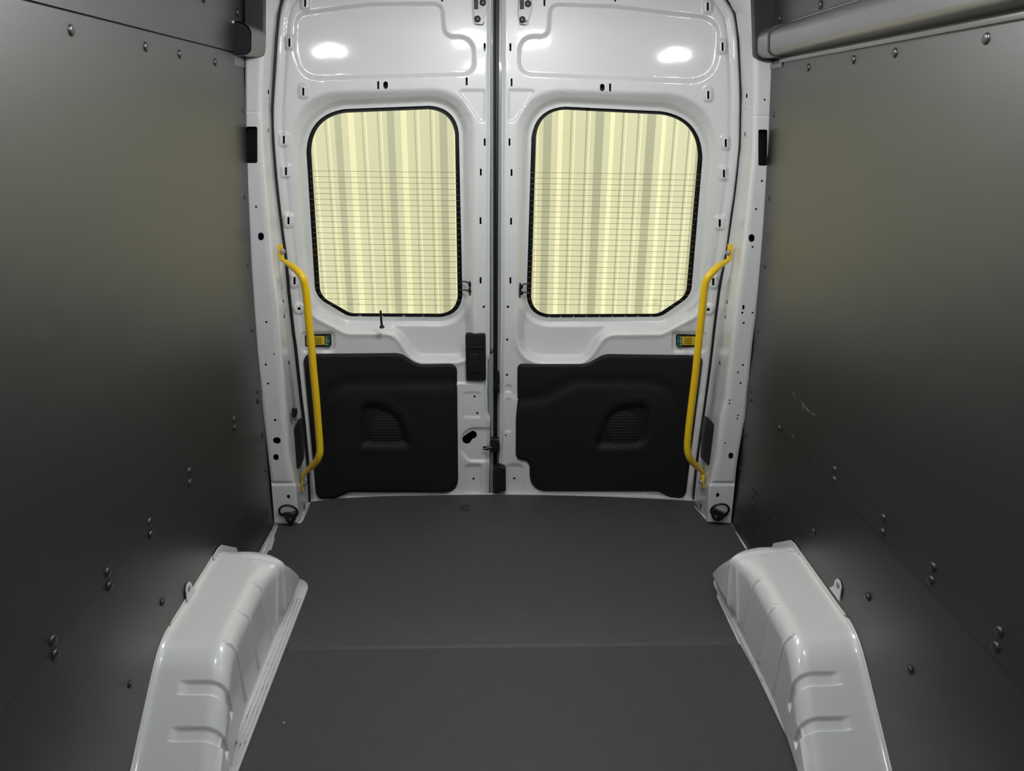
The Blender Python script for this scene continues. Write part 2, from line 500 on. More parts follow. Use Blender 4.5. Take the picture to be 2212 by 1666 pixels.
# scuffs rubbed into the right lining
vs, fs = [], []
for (x0, y0, x1, y1, w0) in [(1712, 843, 1720, 860, 0.9), (1733, 864, 1741, 884, 1.0), (1739, 876, 1752, 892, 1.4), (1750, 890, 1767, 900, 0.9), (1734, 868, 1737, 888, 0.6), (1712, 939, 1718, 947, 1.2), (1693, 924, 1710, 939, 0.4), (1800, 1034, 1838, 1064, 0.35), (1855, 1080, 1905, 1128, 0.35)]:
    b0 = len(vs); d = np.array([x1-x0, y1-y0], float); nn = np.array([-d[1], d[0]])/np.linalg.norm(d)*w0
    for q in ((x0, y0), (x0+d[0]*.5+nn[0], y0+d[1]*.5+nn[1]), (x1, y1), (x0+d[0]*.5-nn[0], y0+d[1]*.5-nn[1])):
        p = atW(q[0], q[1], 1); vs.append((p.x - 0.0022, p.y, p.z))
    fs.append((b0, b0+1, b0+2, b0+3))
tag(link('scuff_marks', mesh_np('scuff_marks', vs, fs, False), M['scuff'], bpy.data.objects['wall_right']), kind='stuff')

# ceiling
ce = tag(empty('ceiling', (0, 0.6, 1.84)), kind='structure')
box('roof_panel', (-0.97, -1.3, 1.93), (0.97, 2.56, 1.97), M['roofin'], ce)
for y in (-0.6, 0.0, 1.15, 1.85):
    box('roof_bow', (-0.80, y-0.035, 1.84), (0.80, y+0.035, 1.935), M['paint'], ce, 0.008)
hd = tag(box('trim_3', (-0.97, 2.56, 1.84), (0.97, 2.84, 1.97), M['paint'], None, 0.01), kind='structure')

tag(box('wall_front', (-0.97, -1.34, -0.05), (0.97, -1.30, 1.97), M['railm']), kind='structure')

# ---------------------------------------------------------------- rear doors
def skin_holes(lst):
    out = []
    for h in lst:
        x, y, w, hh = h[:4]
        r = min(w, hh)/2*(0.98 if (len(h) < 5) else h[4])
        out.append(rpoly([(x-w/2, y-hh/2, r), (x+w/2, y-hh/2, r), (x+w/2, y+hh/2, r), (x-w/2, y+hh/2, r)], 5))
    return out

def bump_rect(X, Y, x0, y0, x1, y1, r, depth, soft=4.0):
    p = rpoly([(x0, y0, r), (x1, y0, r), (x1, y1, r), (x0, y1, r)], 5)
    return depth*sstep(0.5 - sdf(p, X, Y, far=12)/soft)

FR = {}
FR[-1] = dict(
    outer=rpoly([(656, 239, 88), (990, 226, 62), (1000, 686, 48), (752, 684, 34), (681, 642, 40)], 14),
    inner=rpoly([(667, 247, 78), (982, 234, 56), (989, 678, 38), (757, 677, 32), (692, 640, 34)], 14))
FR[1] = dict(
    outer=rpoly([(1150, 227, 70), (1526, 245, 95), (1493, 640, 40), (1428, 685, 36), (1136, 687, 48)], 14),
    inner=rpoly([(1160, 234, 60), (1515, 252, 84), (1482, 638, 34), (1422, 678, 32), (1146, 679, 38)], 14))

D = {}
D[-1] = dict(
    outline=[(1061, -45), (1059.5, 150), (1058.5, 400), (1058, 770), (1053.5, 782), (1053, 850), (1054, 892), (1059, 904), (1058, 960), (1056, 1067), (1056, 1084), (671, 1096), (668, 1040), (660, 984), (652, 924), (642, 858),
             (636, 784), (629, 721), (619, 633), (612, 557), (605, 506), (597, 436), (591, 380), (584, 302), (583, 236), (588, 157), (592, 84), (597, 34), (606, 0), (640, -45)],
    shoulder=rpoly([(625, 198, 95), (1029, 186, 92), (1026, 786, 40), (892, 786, 40), (850, 724, 34), (748, 724, 34), (668, 682, 40), (640, 560, 60)], 10),
    panel=rpoly([(640, 30, 26), (800, 9, 300), (955, 8, 18), (960, 79, 20), (1023, 79, 34), (1025, 160, 24), (655, 170, 75), (636, 110, 60)], 8),
    tri=rpoly([(990, 195, 5), (1047, 195, 5), (1047, 264, 8), (1037, 262, 6)], 4),
    slots=[(625, 92, 4.6, 18, .3), (655, 198, 4.6, 17, .3), (613, 302, 4.6, 17, .3), (617.5, 370, 4.6, 17, .3), (623, 477, 5, 16, .3), (636, 607, 5, 16, .3), (659, 6, 4.6, 18, .3)],
    round_boss=[(646, 667)],
    plain=[(1047, 102, 4.4, 18, .5), (1008, 176, 4.4, 17, .5), (1047, 307, 4, 16, .5), (1038.6, 372, 4, 15, .5), (1038, 477, 4, 15, .5), (1038, 606, 4, 14, .5), (1045, 663, 5.4, 5.4), (817, 184, 4.4, 17, .5), (833, 184, 10, 16),
           (955, -4, 4, 15, .5), (1025, 857, 5, 5), (1031, 893, 5, 5), (1023, 1034.6, 5, 5), (1050, 969, 14, 9, .3)],
    trim=rpoly([(655, 766, 14), (866, 764, 40), (902, 788, 40), (987, 786, 16), (990, 1065, 28), (756, 1063, 30), (722, 1078, 26), (684, 1079, 16)], 9),
    bulge=rpoly([(712, 832, 40), (1030, 826, 10), (1030, 1100, 10), (716, 1100, 10)], 8),
    grab=rpoly([(776, 872, 22), (815, 868, 40), (864, 892, 60), (894, 968, 14), (776, 966, 14)], 9),
    gc=(832, 925), slot_sign=1,
    latch=[(654, 721), (720, 757)], box=[(658.5, 722.5), (714.5, 749.5)],
    yl=[(662, 727), (701.5, 745.5)], yb=[(677, 728.5), (695.5, 742.5)], gr=[(703, 725), (712.5, 748)],
    pin=True, grommet=(1016, 622, -1), edge_y=(1059, 1064))
D[1] = dict(
    outline=[(1084, -45), (1083, 300), (1082, 700), (1080, 800), (1079, 950), (1078, 1009), (1080, 1067), (1080, 1084), (1500, 1095), (1501, 1060), (1511, 992), (1525, 894), (1538, 792), (1548, 705), (1560, 618), (1575, 546), (1586, 459),
             (1592, 420), (1603, 318), (1605, 202), (1600, 87), (1592, 29), (1575, 0), (1540, -45)],
    shoulder=rpoly([(1112, 188, 92), (1556, 202, 110), (1545, 450, 300), (1530, 640, 60), (1508, 684, 40), (1430, 725, 34), (1310, 726, 34), (1268, 788, 40), (1114, 788, 55)], 10),
    panel=rpoly([(1189, 9, 18), (1329, 14, 300), (1530, 38, 40), (1552, 60, 30), (1548, 178, 80), (1122, 160, 26), (1121, 78, 34), (1184, 79, 18)], 8),
    tri=rpoly([(1099, 194, 5), (1157, 195, 5), (1111, 262, 6), (1099, 264, 8)], 4),
    slots=[(1529, 14, 4.6, 18, .3), (1561, 101, 4.6, 18, .3), (1530, 205, 4.6, 17, .3), (1568, 309, 4.6, 17, .3), (1564, 375, 4.6, 17, .3), (1555, 482, 5, 16, .3), (1541, 609, 5, 16, .3)],
    round_boss=[(1530, 669)],
    plain=[(1176, 4, 4.4, 18, .5), (1102.5, 102, 4.4, 17, .5), (1105, 178, 4, 17, .5), (1100.5, 307, 4, 16, .5), (1105, 373, 4, 15, .5), (1104, 478, 4, 15, .5), (1102.5, 606, 4, 14, .5), (1097, 663, 5.4, 5.4), (1095.6, 734, 5, 5),
           (1095, 810, 5, 5), (1301, 189, 10, 16), (1318, 189, 4.4, 17, .5), (1329, -4, 4, 15, .5), (1111, 1034, 5, 5), (1092.7, 941, 3.5, 3.5)],
    trim=rpoly([(1118, 787, 10), (1268, 787, 40), (1306, 766, 40), (1518, 769, 10), (1480, 1078, 16), (1447, 1075, 26), (1422, 1062, 26), (1145, 1062, 34), (1144, 994, 34), (1114, 994, 14), (1114.5, 905, 6), (1117.5, 870, 6)], 9),
    bulge=rpoly([(1090, 868, 4), (1175, 862, 60), (1235, 826, 50), (1458, 826, 60), (1446, 1100, 10), (1090, 1100, 10)], 8),
    grab=rpoly([(1404, 868, 20), (1340, 872, 60), (1305, 895, 60), (1281, 970, 14), (1402, 968, 32)], 9),
    gc=(1346, 922), slot_sign=-1,
    latch=[(1455, 721), (1522, 757)], box=[(1461, 723), (1517, 750)],
    yl=[(1474, 728), (1513, 746)], yb=[(1478.5, 729), (1495, 743.5)], gr=[(1462.5, 725.5), (1472, 748.5)],
    pin=False, grommet=(1125, 627, 1), edge_y=(1078, 1083))

def skin_depth(side):
    d = D[side]; fr = FR[side]
    out = resample(np.array(d['outline'], float), 30)
    def h(X, Y):
        r = np.zeros(X.shape)
        sh = sdf(d['shoulder'], X, Y, far=40)
        low = sstep((Y-640)/60)
        wdt = 30*(1-low) + 22*low
        r -= (0.030 + 0.030*low)*sstep(-sh/wdt)
        dw = sdf(fr['outer'], X, Y, far=50)
        r -= (0.024 - 0.010*low)*sstep((21 - dw)/15)
        # stiffening lip of the shelf below the glass
        r += 0.007*np.exp(-((sh+5)/8.0)**2)*sstep((Y-650)/50)
        r -= 0.055*sstep((-sdf(d['trim'], X, Y, far=20) - 10)/6)
        pn = sdf(d['panel'], X, Y, far=20)
        r -= 0.009*sstep(0.5 - pn/9)
        r -= 0.005*sstep(0.5 - sdf(d['tri'], X, Y, far=12)/5)
        for s in d['slots']:
            r += bump_rect(X, Y, s[0]-9, s[1]-15, s[0]+9, s[1]+14, 6, 0.009, 7)
        for s in d['round_boss']:
            rr = np.hypot(X-s[0], Y-s[1]); r += 0.007*sstep((15-rr)/6)
        (a, b), (c_, e) = d['latch']
        r += bump_rect(X, Y, a-3, b-3, c_+3, e+3, 9, -0.007, 5)
        # rim along the hinge side, fold along the outline
        so = sdf(out, X, Y, far=26)
        outer_half = (X < 760) if side < 0 else (X > 1400)
        r -= 0.012*sstep((so+9)/9)
        r -= np.where(outer_half, 0.005*np.exp(-((so+25)/5.0)**2), 0)
        if side < 0:
            r += 0.006*sstep((Y-824)/7)*sstep((X-960)/15)
            r += bump_rect(X, Y, 1001, 849, 1039, 902, 5, -0.004, 4)
            pk = rpoly([(996, 940, 22), (1015, 926, 20), (1075, 926, 2), (1075, 996, 2), (1014, 996, 16), (996, 976, 14)], 5)
            r -= 0.008*sstep(0.5 - sdf(pk, X, Y, far=14)/6)
            r += bump_rect(X, Y, 1005, 1005, 1040, 1066, 7, -0.007, 7)
        else:
            r += bump_rect(X, Y, 1092, 833, 1105.5, 847, 3, -0.004, 4)
            r += bump_rect(X, Y, 1092, 862, 1103.5, 932, 3, -0.004, 4)
            r += bump_rect(X, Y, 1095, 1005, 1129, 1066, 7, -0.007, 7)
            r += 0.004*sstep((Y-850)/14)
        return r
    return h

for side in (-1, 1):
    d = D[side]; fr = FR[side]; S = 'left' if side < 0 else 'right'
    root = tag(empty('door_1' if side < 0 else 'door_2', (side*0.4, 2.70, 0)), kind='structure')
    h = skin_depth(side)
    yfun = lambda X, Y, h=h: doorY(X, Y) - h(X, Y)
    holes = [fr['outer']] + skin_holes(d['slots']) + skin_holes(d['plain']) + [rpoly([(x-3.6, y-3.3, 3.4), (x+3.6, y-3.3, 3.4), (x+3.6, y+3.3, 3.4), (x-3.6, y+3.3, 3.4)], 4) for x, y in d['round_boss']]
    if side < 0:
        t = np.linspace(0, 2*math.pi, 40, endpoint=False)
        a = np.array([(1021, 939)]); k = []
        for th in t:   # kidney: union outline of two discs
            v = np.array([math.cos(th), math.sin(th)])
            best = 0
            for (cx_, cy_, rr) in ((1021.5, 939.5, 8.6), (1008.5, 949.5, 9.8), (1014.5, 943.5, 8.5)):
                o_ = np.array([1015.0, 944.5]); w_ = np.array([cx_, cy_]) - o_
                bq = v @ w_; disc = bq*bq - (w_ @ w_) + rr*rr
                if disc > 0: best = max(best, bq + math.sqrt(disc))
            k.append(np.array([1015.0, 944.5]) + v*best)
        holes.append(np.array(k))
    sk = sheet('inner_skin', d['outline'], holes, yfun, M['paint'], root, step=2.2, rim=0.0035, edge_rim=0.03)
    # outer skin closing the cavity, with the window opening
    far = [(560 if side < 0 else 1074, -50), (1074 if side < 0 else 1640, -50), (1074 if side < 0 else 1640, 1120), (560 if side < 0 else 1074, 1120)]
    osk = sheet('outer_skin', np.array(far, float), [fr['outer']], lambda X, Y: doorY(X, Y) + 0.098, M['frit'], root, step=45, rim=0.0, bstep=40)
    # gasket + frit ring + pane
    oc = fr['outer'].mean(0); wide = oc + (fr['outer'] - oc)*1.02
    ring = sheet('glass_border', wide, [fr['inner']], lambda X, Y: doorY(X, Y) + 0.082, M['frit'], root, step=6, rim=0.002, bstep=4)
    # gasket wall closing the gap between skin hole and the glass
    L = resample(fr['outer'], 4); n = len(L)
    y0 = yfun(L[:, 0], L[:, 1]); y1 = doorY(L[:, 0], L[:, 1]) + 0.092
    cc = L.mean(0); LE = cc + (L - cc)*1.012
    f = np.stack(atY(L[:, 0], L[:, 1], y0), 1); g = np.stack(atY(LE[:, 0], LE[:, 1], y1), 1)
    i = np.arange(n); j = (i+1) % n
    link('gasket', mesh_np('gasket', np.concatenate([f, g]), np.concatenate([np.stack([i, j, n+j], 1), np.stack([i, n+j, n+i], 1)])), M['rubber'], root)
    pane = sheet('window_pane', wide, [], lambda X, Y: doorY(X, Y) + 0.085, M['glass'], root, step=14, rim=0.003, bstep=10)
    # heater traces, one object (finer than can be picked apart)
    vs, fs = [], []
    y_start, dy, cnt = (369.0, 12.28, 25) if side < 0 else (372.5, 12.15, 25)
    for k in range(cnt):
        yy = y_start + k*(dy - k*0.012)
        xs = np.arange(640, 1012, 6.0) if side < 0 else np.arange(1128, 1530, 6.0)
        slope = 0.010 if side < 0 else 0.012
        ysl = yy + (xs-xs[0])*slope
        msk = inside(fr['outer'], xs, ysl)
        xs, ysl = xs[msk], ysl[msk]
        if len(xs) < 2: continue
        Yd = doorY(xs, ysl) + 0.0805
        A = np.stack(atY(xs, ysl-0.42, Yd), 1); B = np.stack(atY(xs, ysl+0.42, Yd), 1)
        b0 = len(vs); m = len(xs)
        vs += A.tolist() + B.tolist()
        fs += [(b0+q, b0+q+1, b0+m+q+1, b0+m+q) for q in range(m-1)]
    me = mesh_np('heater_lines', vs, fs, False)
    o = link('heater_lines', me, M['heater'], pane); tag(o, kind='stuff')
    # maker's etching in the corner: an oval emblem over small lines of print
    vs, fs = [], []
    ex, ey = (757, 648) if side < 0 else (1415, 648)
    def dash(x0, x1, y, t=0.35, cols=None):
        b0 = len(vs); Yq = float(doorY(np.array([ex]), np.array([ey]))[0]) + 0.0798
        for p in ((x0, y-t), (x1, y-t), (x1, y+t), (x0, y+t)):
            v = V(p[0], p[1], Yq); vs.append(tuple(v))
        fs.append((b0, b0+1, b0+2, b0+3))
    for k in range(20):
        a0, a1 = 2*math.pi*k/20, 2*math.pi*(k+1)/20
        Yq = float(doorY(np.array([ex]), np.array([ey]))[0]) + 0.0798; b0 = len(vs)
        for (a, rr) in ((a0, 1.0), (a1, 1.0), (a1, 0.88), (a0, 0.88)):
            vs.append(tuple(V(ex + 6*rr*math.cos(a), ey + 2.0*rr*math.sin(a), Yq)))
        fs.append((b0, b0+1, b0+2, b0+3))
    for k in range(7): dash(ex-3.4+k*1.0, ex-2.7+k*1.0, ey+0.5*math.sin(k*1.9), 0.32)
    rows = [(-3.2, 3.2, 4.2), (-7, 5, 7.6), (-10, 7, 9.6), (-4, 4, 11.6), (-5, 6, 19.6)]
    random.seed(5)
    for a, b, dyy in rows:
        x = a
        while x < b:
            wd = random.uniform(0.5, 1.3); dash(ex+x, ex+min(x+wd, b), ey+dyy, 0.3); x += wd + 0.35
    sx = 17 if side < 0 else -17
    for k in range(6):
        dash(ex+sx+(k % 3)*1.9-2, ex+sx+(k % 3)*1.9-0.9, ey+8+(k//3)*2.4, 0.6)
    me = mesh_np('maker_etching', vs, fs, False)
    o = link('maker_etching', me, M['etch'], pane); tag(o, kind='stuff')

    # black lower trim panel
    bul, grab, tr = d['bulge'], d['grab'], d['trim']; gcx, gcy = d['gc']
    trr = resample(tr, 4)
    def ty(X, Y, bul=bul, grab=grab, trr=trr, gcx=gcx, gcy=gcy):
        r = 0.016 + 0*X
        b = sdf(bul, X, Y, far=40)
        r += 0.003*sstep(0.5 - b/34) - 0.006*np.exp(-((b-2)/14.0)**2)
        g_ = sdf(grab, X, Y, far=40)
        r += 0.002*np.exp(-((g_-9)/8.0)**2)
        r -= 0.018*sstep((3-g_)/18)
        rr = ((X-gcx)/38.0)**2 + ((Y-gcy-6)/40.0)**2
        dome = np.clip(1-rr, 0, 1)
        r += 0.009*dome**0.8 * sstep(-g_/14) + 0.0016*np.sin((Y - gcy)*2*math.pi/6.2)*sstep(dome*3)*sstep(-g_/14)
        so = sdf(trr, X, Y, far=12)
        r -= 0.008*sstep((so+5)/5)
        return doorY(X, Y) - r
    sheet('lower_trim_panel', tr, [], ty, M['doortrim'], root, step=1.8, rim=0.012, edge_rim=0.014)

    # sliding emergency latch: black tray, yellow slider, button, green label
    (a, b), (c_, e) = d['box']
    Yl = float(doorY(np.array([(a+c_)/2]), np.array([b]))[0]) + 0.001
    lt = prism('release_latch', rpoly([(a, b, 4), (c_, b, 4), (c_+.5, e, 4), (a+.8, e, 4)], 4), Yl, 0.012, M['rubber'], root, 0.0012)
    lt['label'] = 'black latch tray with yellow slider and green label'
    (a, b), (c_, e) = d['yl']
    prism('slider', rpoly([(a, b, 1.2), (c_-.8, b, 1.2), (c_, e, 1.2), (a, e, 1.2)], 3), Yl-0.005, 0.008, M['ylatch'], lt, 0.001)
    (a, b), (c_, e) = d['yb']
    prism('slider_button', rpoly([(a, b, 1.2), (c_-.5, b, 1.2), (c_, e, 1.2), (a, e, 1.2)], 3), Yl-0.0065, 0.004, M['olive'], lt, 0.0012)
    (a, b), (c_, e) = d['gr']
    prism('green_label', rpoly([(a, b, 1), (c_, b, 1), (c_, e, 1), (a, e, 1)], 3), Yl-0.002, 0.002, M['green'], lt)
    bm = bmesh.new()
    inner = (a+1.5) if side < 0 else (c_-1.5)      # printed marks run down the edge next to the slider
    other = (c_-3.0) if side < 0 else (a+3.0)
    marks = [(inner+0.8, b+3.5, 1.8, 0.5), (other, b+12, 0.9, 0.9), (inner+0.8, e-3.6, 1.2, 1.2)] + [(inner+0.6+0.3*((k % 3)-1), b+7.2+k*1.15, 0.9, 0.38) for k in range(8)]
    if side > 0: marks = [(x, b+e-y, w_, h_) for x, y, w_, h_ in marks]
    for x, y, w_, h_ in marks:
        q = [bm.verts.new(V(x+sx_*w_, y+sy_*h_, Yl-0.0026)) for sx_, sy_ in ((-1, -1), (1, -1), (1, 1), (-1, 1))]
        bm.faces.new(q)
    link('label_print', bm_mesh('label_print', bm), M['print'], lt)

    # demister lead grommet
    gx, gy, gs = d['grommet']
    Yg = float(doorY(np.array([gx]), np.array([gy]))[0]) + 0.018
    gm = prism('wire_grommet', rpoly([(gx-2.5, gy-15, 2), (gx+3.5, gy-13, 3), (gx+6.5, gy+2, 4), (gx+5, gy+17, 4), (gx-2, gy+18, 2), (gx-3, gy+4, 1)] if side < 0 else
                                     [(gx-5, gy-15, 3), (gx+0, gy-16, 2), (gx+2, gy-5, 2), (gx+0.5, gy+6, 2), (gx-1, gy+19, 2), (gx-6, gy+15, 3), (gx-7, gy, 4)], 4), Yg-0.006, 0.012, M['rubber'], root, 0.003)
    xe = 995.5 if side < 0 else 1142
    for dy0, dy1 in ((-13, -7), (5, 7)):
        tube('lead_wire', [V(gx, gy+dy1, Yg-0.008), V(gx + (xe-gx)*0.45, gy+dy0, Yg+0.002), V(xe, gy+dy0-0.5, Yg+0.03)], [0.0032, 0.0028, 0.0028], M['rubber'], gm, seg=8)
        ge = prism('lead_clip', rpoly([(gx-5, gy+dy1-4, 2), (gx+1, gy+dy1-5, 2), (gx+2, gy+dy1+4, 2), (gx-4, gy+dy1+5, 2)] if side < 0 else [(gx-1, gy+dy1-5, 2), (gx+6, gy+dy1-3, 2), (gx+5, gy+dy1+4, 2), (gx, gy+dy1+4, 2)], 3), Yg-0.012, 0.010, M['rubber'], gm, 0.002)

    # hinge-less top bolt bracket beside the seam
    def hb(pts, Yo, dep, m_, bev): return prism('top_latch_bracket', pts, Yo, dep, m_, root, bev)
    if side < 0:
        br = hb(rpoly([(1024, -40, 2), (1052, -40, 2), (1051, 16, 4), (1045, 40, 4), (1046.5, 46, 2), (1044, 53, 4), (1026, 52, 3), (1024, 35, 2), (1022.5, 20, 2)], 4), 2.70, 0.03, M['hingegrey'], 0.004)
        prism('bracket_slot', rpoly([(1024, -38, 1), (1033, -38, 1), (1033, 20, 1), (1024, 20, 1)], 3), 2.6985, 0.004, M['rubber'], br, 0.0008)
        bl = [(1031.5, 41), (1043, 5.5)]
    else:
        br = hb(rpoly([(1122, -40, 2), (1148, -40, 2), (1147.5, 18, 4), (1141, 42, 4), (1140, 50, 3), (1137, 53, 4), (1123, 52, 3), (1123, 42, 2), (1120, 30, 2)], 4), 2.70, 0.03, M['hingegrey'], 0.004)
        prism('bracket_slot', rpoly([(1123, -38, 1), (1132, -38, 1), (1132, 20, 1), (1123, 20, 1)], 3), 2.6985, 0.004, M['rubber'], br, 0.0008)
        bl = [(1128.5, 42.5), (1140.5, 8)]
    BD = dome_mesh('bracket_bolt', 0.0105, 0.006)
    for p in bl: place('bolt', BD, V(*p, 2.6995), (0, -1, 0), M['darktrim'], br)

    if side < 0:
        # lock rod with its collar
        tube('lock_rod', [V(822, 671, 2.668), V(823.4, 690, 2.668), V(825, 706, 2.668)], [0.0036, 0.0042, 0.0045], M['rubber'], root, seg=12)
        place('rod_collar', dome_mesh('rod_collar', 0.0095, 0.006), V(825, 707, 2.668), (0.02, -0.35, 0.94), M['rubber'], root)
        # door opener
        Yh = 2.703
        lh = prism('opener_housing', rpoly([(1005, 723, 4), (1049, 723, 4), (1050, 823, 5), (1007, 823, 5)], 5), Yh, 0.03, M['doortrim'], root, 0.003)
        lh['label'] = 'black rectangular opener housing'
        prism('housing_ridge', [(1006.5, 750), (1048, 750), (1048, 754), (1006.5, 754)], Yh-0.004, 0.006, M['doortrim'], lh, 0.0015)
        prism('opener_lever', rpoly([(1013, 766, 3), (1035.5, 765, 3), (1036, 806, 3), (1014, 806, 3)], 4), Yh-0.007, 0.010, M['rubber'], lh, 0.003)
        # striker plate poking through the edge
        sb = prism('lower_striker', rpoly([(1059, 952, 3), (1062, 950, 2), (1078, 950, 2), (1080, 968, 2), (1079, 979, 2), (1062, 978, 2), (1058, 966, 2)], 4), 2.705, 0.03, M['blackmetal'], root, 0.003)
        tube('striker_pin', [V(1044, 970, 2.712), V(1052, 968, 2.708), V(1062, 966, 2.703)], 0.0032, M['steel'], sb, seg=10)
        # folded edge running down the meeting side
        tube('edge_flange', [V(1062.5 - 0.0*0, y, 2.742) for y in (-40, 300, 600, 760)] , 0.006, M['edge'], root, seg=8)
        prism('edge_plate', [(1060, 764), (1065.5, 760), (1065.5, 1069), (1058, 1069), (1058, 985), (1060, 975), (1060, 910), (1055, 893), (1054, 785)], 2.742, 0.01, M['edge'], root)
        # black centre seal between the leaves
        prism('meeting_seal', [(1065, -45), (1080.5, -45), (1078, 400), (1077, 800), (1075, 1069), (1063, 1069), (1064, 500)], 2.757, 0.02, M['rubber'], root, 0.004)
        tube('seal_lip', [V(1068, y, 2.752) for y in (-40, 350, 700, 1066)], 0.0045, M['rubber'], root, seg=8)
    else:
        prism('edge_flange', [(1079, -45), (1086, -45), (1085, 400), (1083, 800), (1080, 1008), (1074, 1008), (1076, 500)], 2.748, 0.01, M['edge'], root)
        prism('rubber_buffer', rpoly([(1065, 1016, 2), (1079, 1010, 3), (1092.5, 1011, 4), (1093, 1062, 3), (1065, 1064, 2)], 4), 2.692, 0.04, M['rubber'], root, 0.004)['label'] = 'black rubber buffer block'
        lk = prism('upper_lock_pawl', rpoly([(1071, 806, 2), (1079, 805, 2), (1079.5, 850, 2), (1073, 850, 2), (1068, 836, 3), (1070, 824, 1)], 4), 2.712, 0.03, M['blackmetal'], root, 0.002)
        tube('pawl_pin', [V(1076, 833, 2.709), V(1080, 834, 2.709)], 0.0018, M['steel'], lk, seg=8, smooth_n=1)

# ---------------------------------------------------------------- rear pillars
def interp_px(table, y):
    t = np.array(table, float)
    return np.interp(y, t[:, 1], t[:, 0])
PW = {-1: [(528, -50), (529, 60), (530, 131), (530, 240), (533, 409), (538, 506), (543, 607), (550, 708), (556, 779), (562.5, 835), (564.5, 850), (574, 937), (586, 1041), (593.5, 1131)],
      1: [(1674, -50), (1672, 60), (1669.5, 136), (1664, 260), (1659, 347), (1652, 490), (1638.7, 632), (1624, 748), (1614, 850), (1608, 910), (1592.5, 992), (1578.5, 1130)]}
PC = {-1: [(572, -50), (572, 79), (568, 157), (565, 240), (569, 330), (577, 430), (590, 582), (600, 658), (611, 790), (617, 870), (624, 976), (636, 1040), (640, 1050), (644, 1128)],
      1: [(1620, -50), (1627, 60), (1628.6, 145), (1628.6, 260), (1625, 347), (1612, 480), (1609, 517), (1594, 632), (1580, 748), (1566, 864), (1556, 900), (1546, 990), (1536, 1035), (1531, 1050), (1530, 1127)]}
PS = {-1: [(650, -50), (608, -2), (600, 34), (595, 84), (590.5, 157), (586, 236), (588, 302), (594, 380), (600, 436), (609, 506), (616, 557), (622, 633), (632, 721), (635, 740), (640, 784), (648, 858), (656, 924), (664, 1015), (667.5, 1091)],
      1: [(1535, -50), (1573, -2), (1590, 29), (1598, 87), (1603, 202), (1601, 318), (1590, 420), (1584, 459), (1572, 546), (1558, 618), (1547, 705), (1537, 792), (1523, 894), (1509, 992), (1500, 1080), (1499, 1094)]}
PY = {-1: 2.475, 1: 2.458}
def pillarY(side):
    def f(X, Y):
        xc = interp_px(PC[side], Y); xs = interp_px(PS[side], Y); xw = interp_px(PW[side], Y)
        t = (X - xc)/(xs - xc)
        # rounded fold: flat leaf, fillet, then return leaf running back to the door
        s = 0.16
        tt = np.where(t < -s, 0, np.where(t < s, (t+s)**2/(4*s), t))
        y = PY[side] + 0.185*np.clip(tt, 0, 1.3)
        # swage lines where the sheets overlap
        yl = 242 if side < 0 else 251
        y = y + np.where((Y > yl), -0.002, 0) - np.where(Y > 1045, 0.0035, 0)
        u = (X - xw)/(xc - xw)
        y -= 0.003*sstep((u-0.0)/0.1)*sstep((1-u)/0.3)*(Y < 1040)
        y += 0.003*np.exp(-((Y-1046)/3.0)**2)
        y += 0.0025*np.exp(-((Y-yl)/1.6)**2)
        return y
    return f
PH = {-1: [(553, 447, 5, 5), (563.5, 511, 13, 17), (575, 696, 5, 5), (574, 788, 5, 5), (579, 829, 5, 5), (592, 765, 3.5, 3.5), (594, 908, 5.5, 5.5), (598, 952, 17, 14), (596, 988, 12, 14), (623, 1073.5, 7, 9),
           (579.5, 198.6, 3.2, 10), (580.5, 213, 1.6, 3.5), (581, 226, 1.6, 3.5), (579.5, 282, 2.2, 9), (612, 651, 2.4, 8), (614, 684, 2.4, 8), (624, 784, 2.6, 9), (657, 1098, 3, 14), (543.5, 313, 25, 79, .35), (575, 282, 1.0, 15)],
      1: [(1652, 215.6, 4.5, 4.5), (1646, 391, 5, 5), (1633.5, 452, 5, 5), (1623.7, 514.5, 13, 17), (1626, 533.6, 4.6, 4.6), (1606, 664, 5.4, 10), (1604, 676, 5, 5), (1625.7, 676, 4.6, 4.6), (1606.6, 698, 5, 5), (1605, 789, 5, 5),
          (1594.4, 804.7, 4.4, 4.4), (1600, 828, 4.6, 4.6), (1576.5, 865, 4, 4), (1575.6, 872, 4, 4), (1594.4, 898, 4, 4), (1593, 905, 4, 4), (1566.7, 958, 4, 4), (1579, 985, 10.5, 14), (1550.5, 1070, 7, 10),
          (1613.5, 207, 3.6, 10), (1611.5, 223, 1.6, 3.5), (1611, 235, 1.6, 3.5), (1609.5, 290, 2.4, 10), (1570.4, 653, 2.4, 9), (1567, 685, 2.4, 8), (1555, 785, 2.6, 9), (1514, 1093.7, 3, 13), (1648, 319, 20, 78, .35), (1614, 290, 1.0, 16)]}
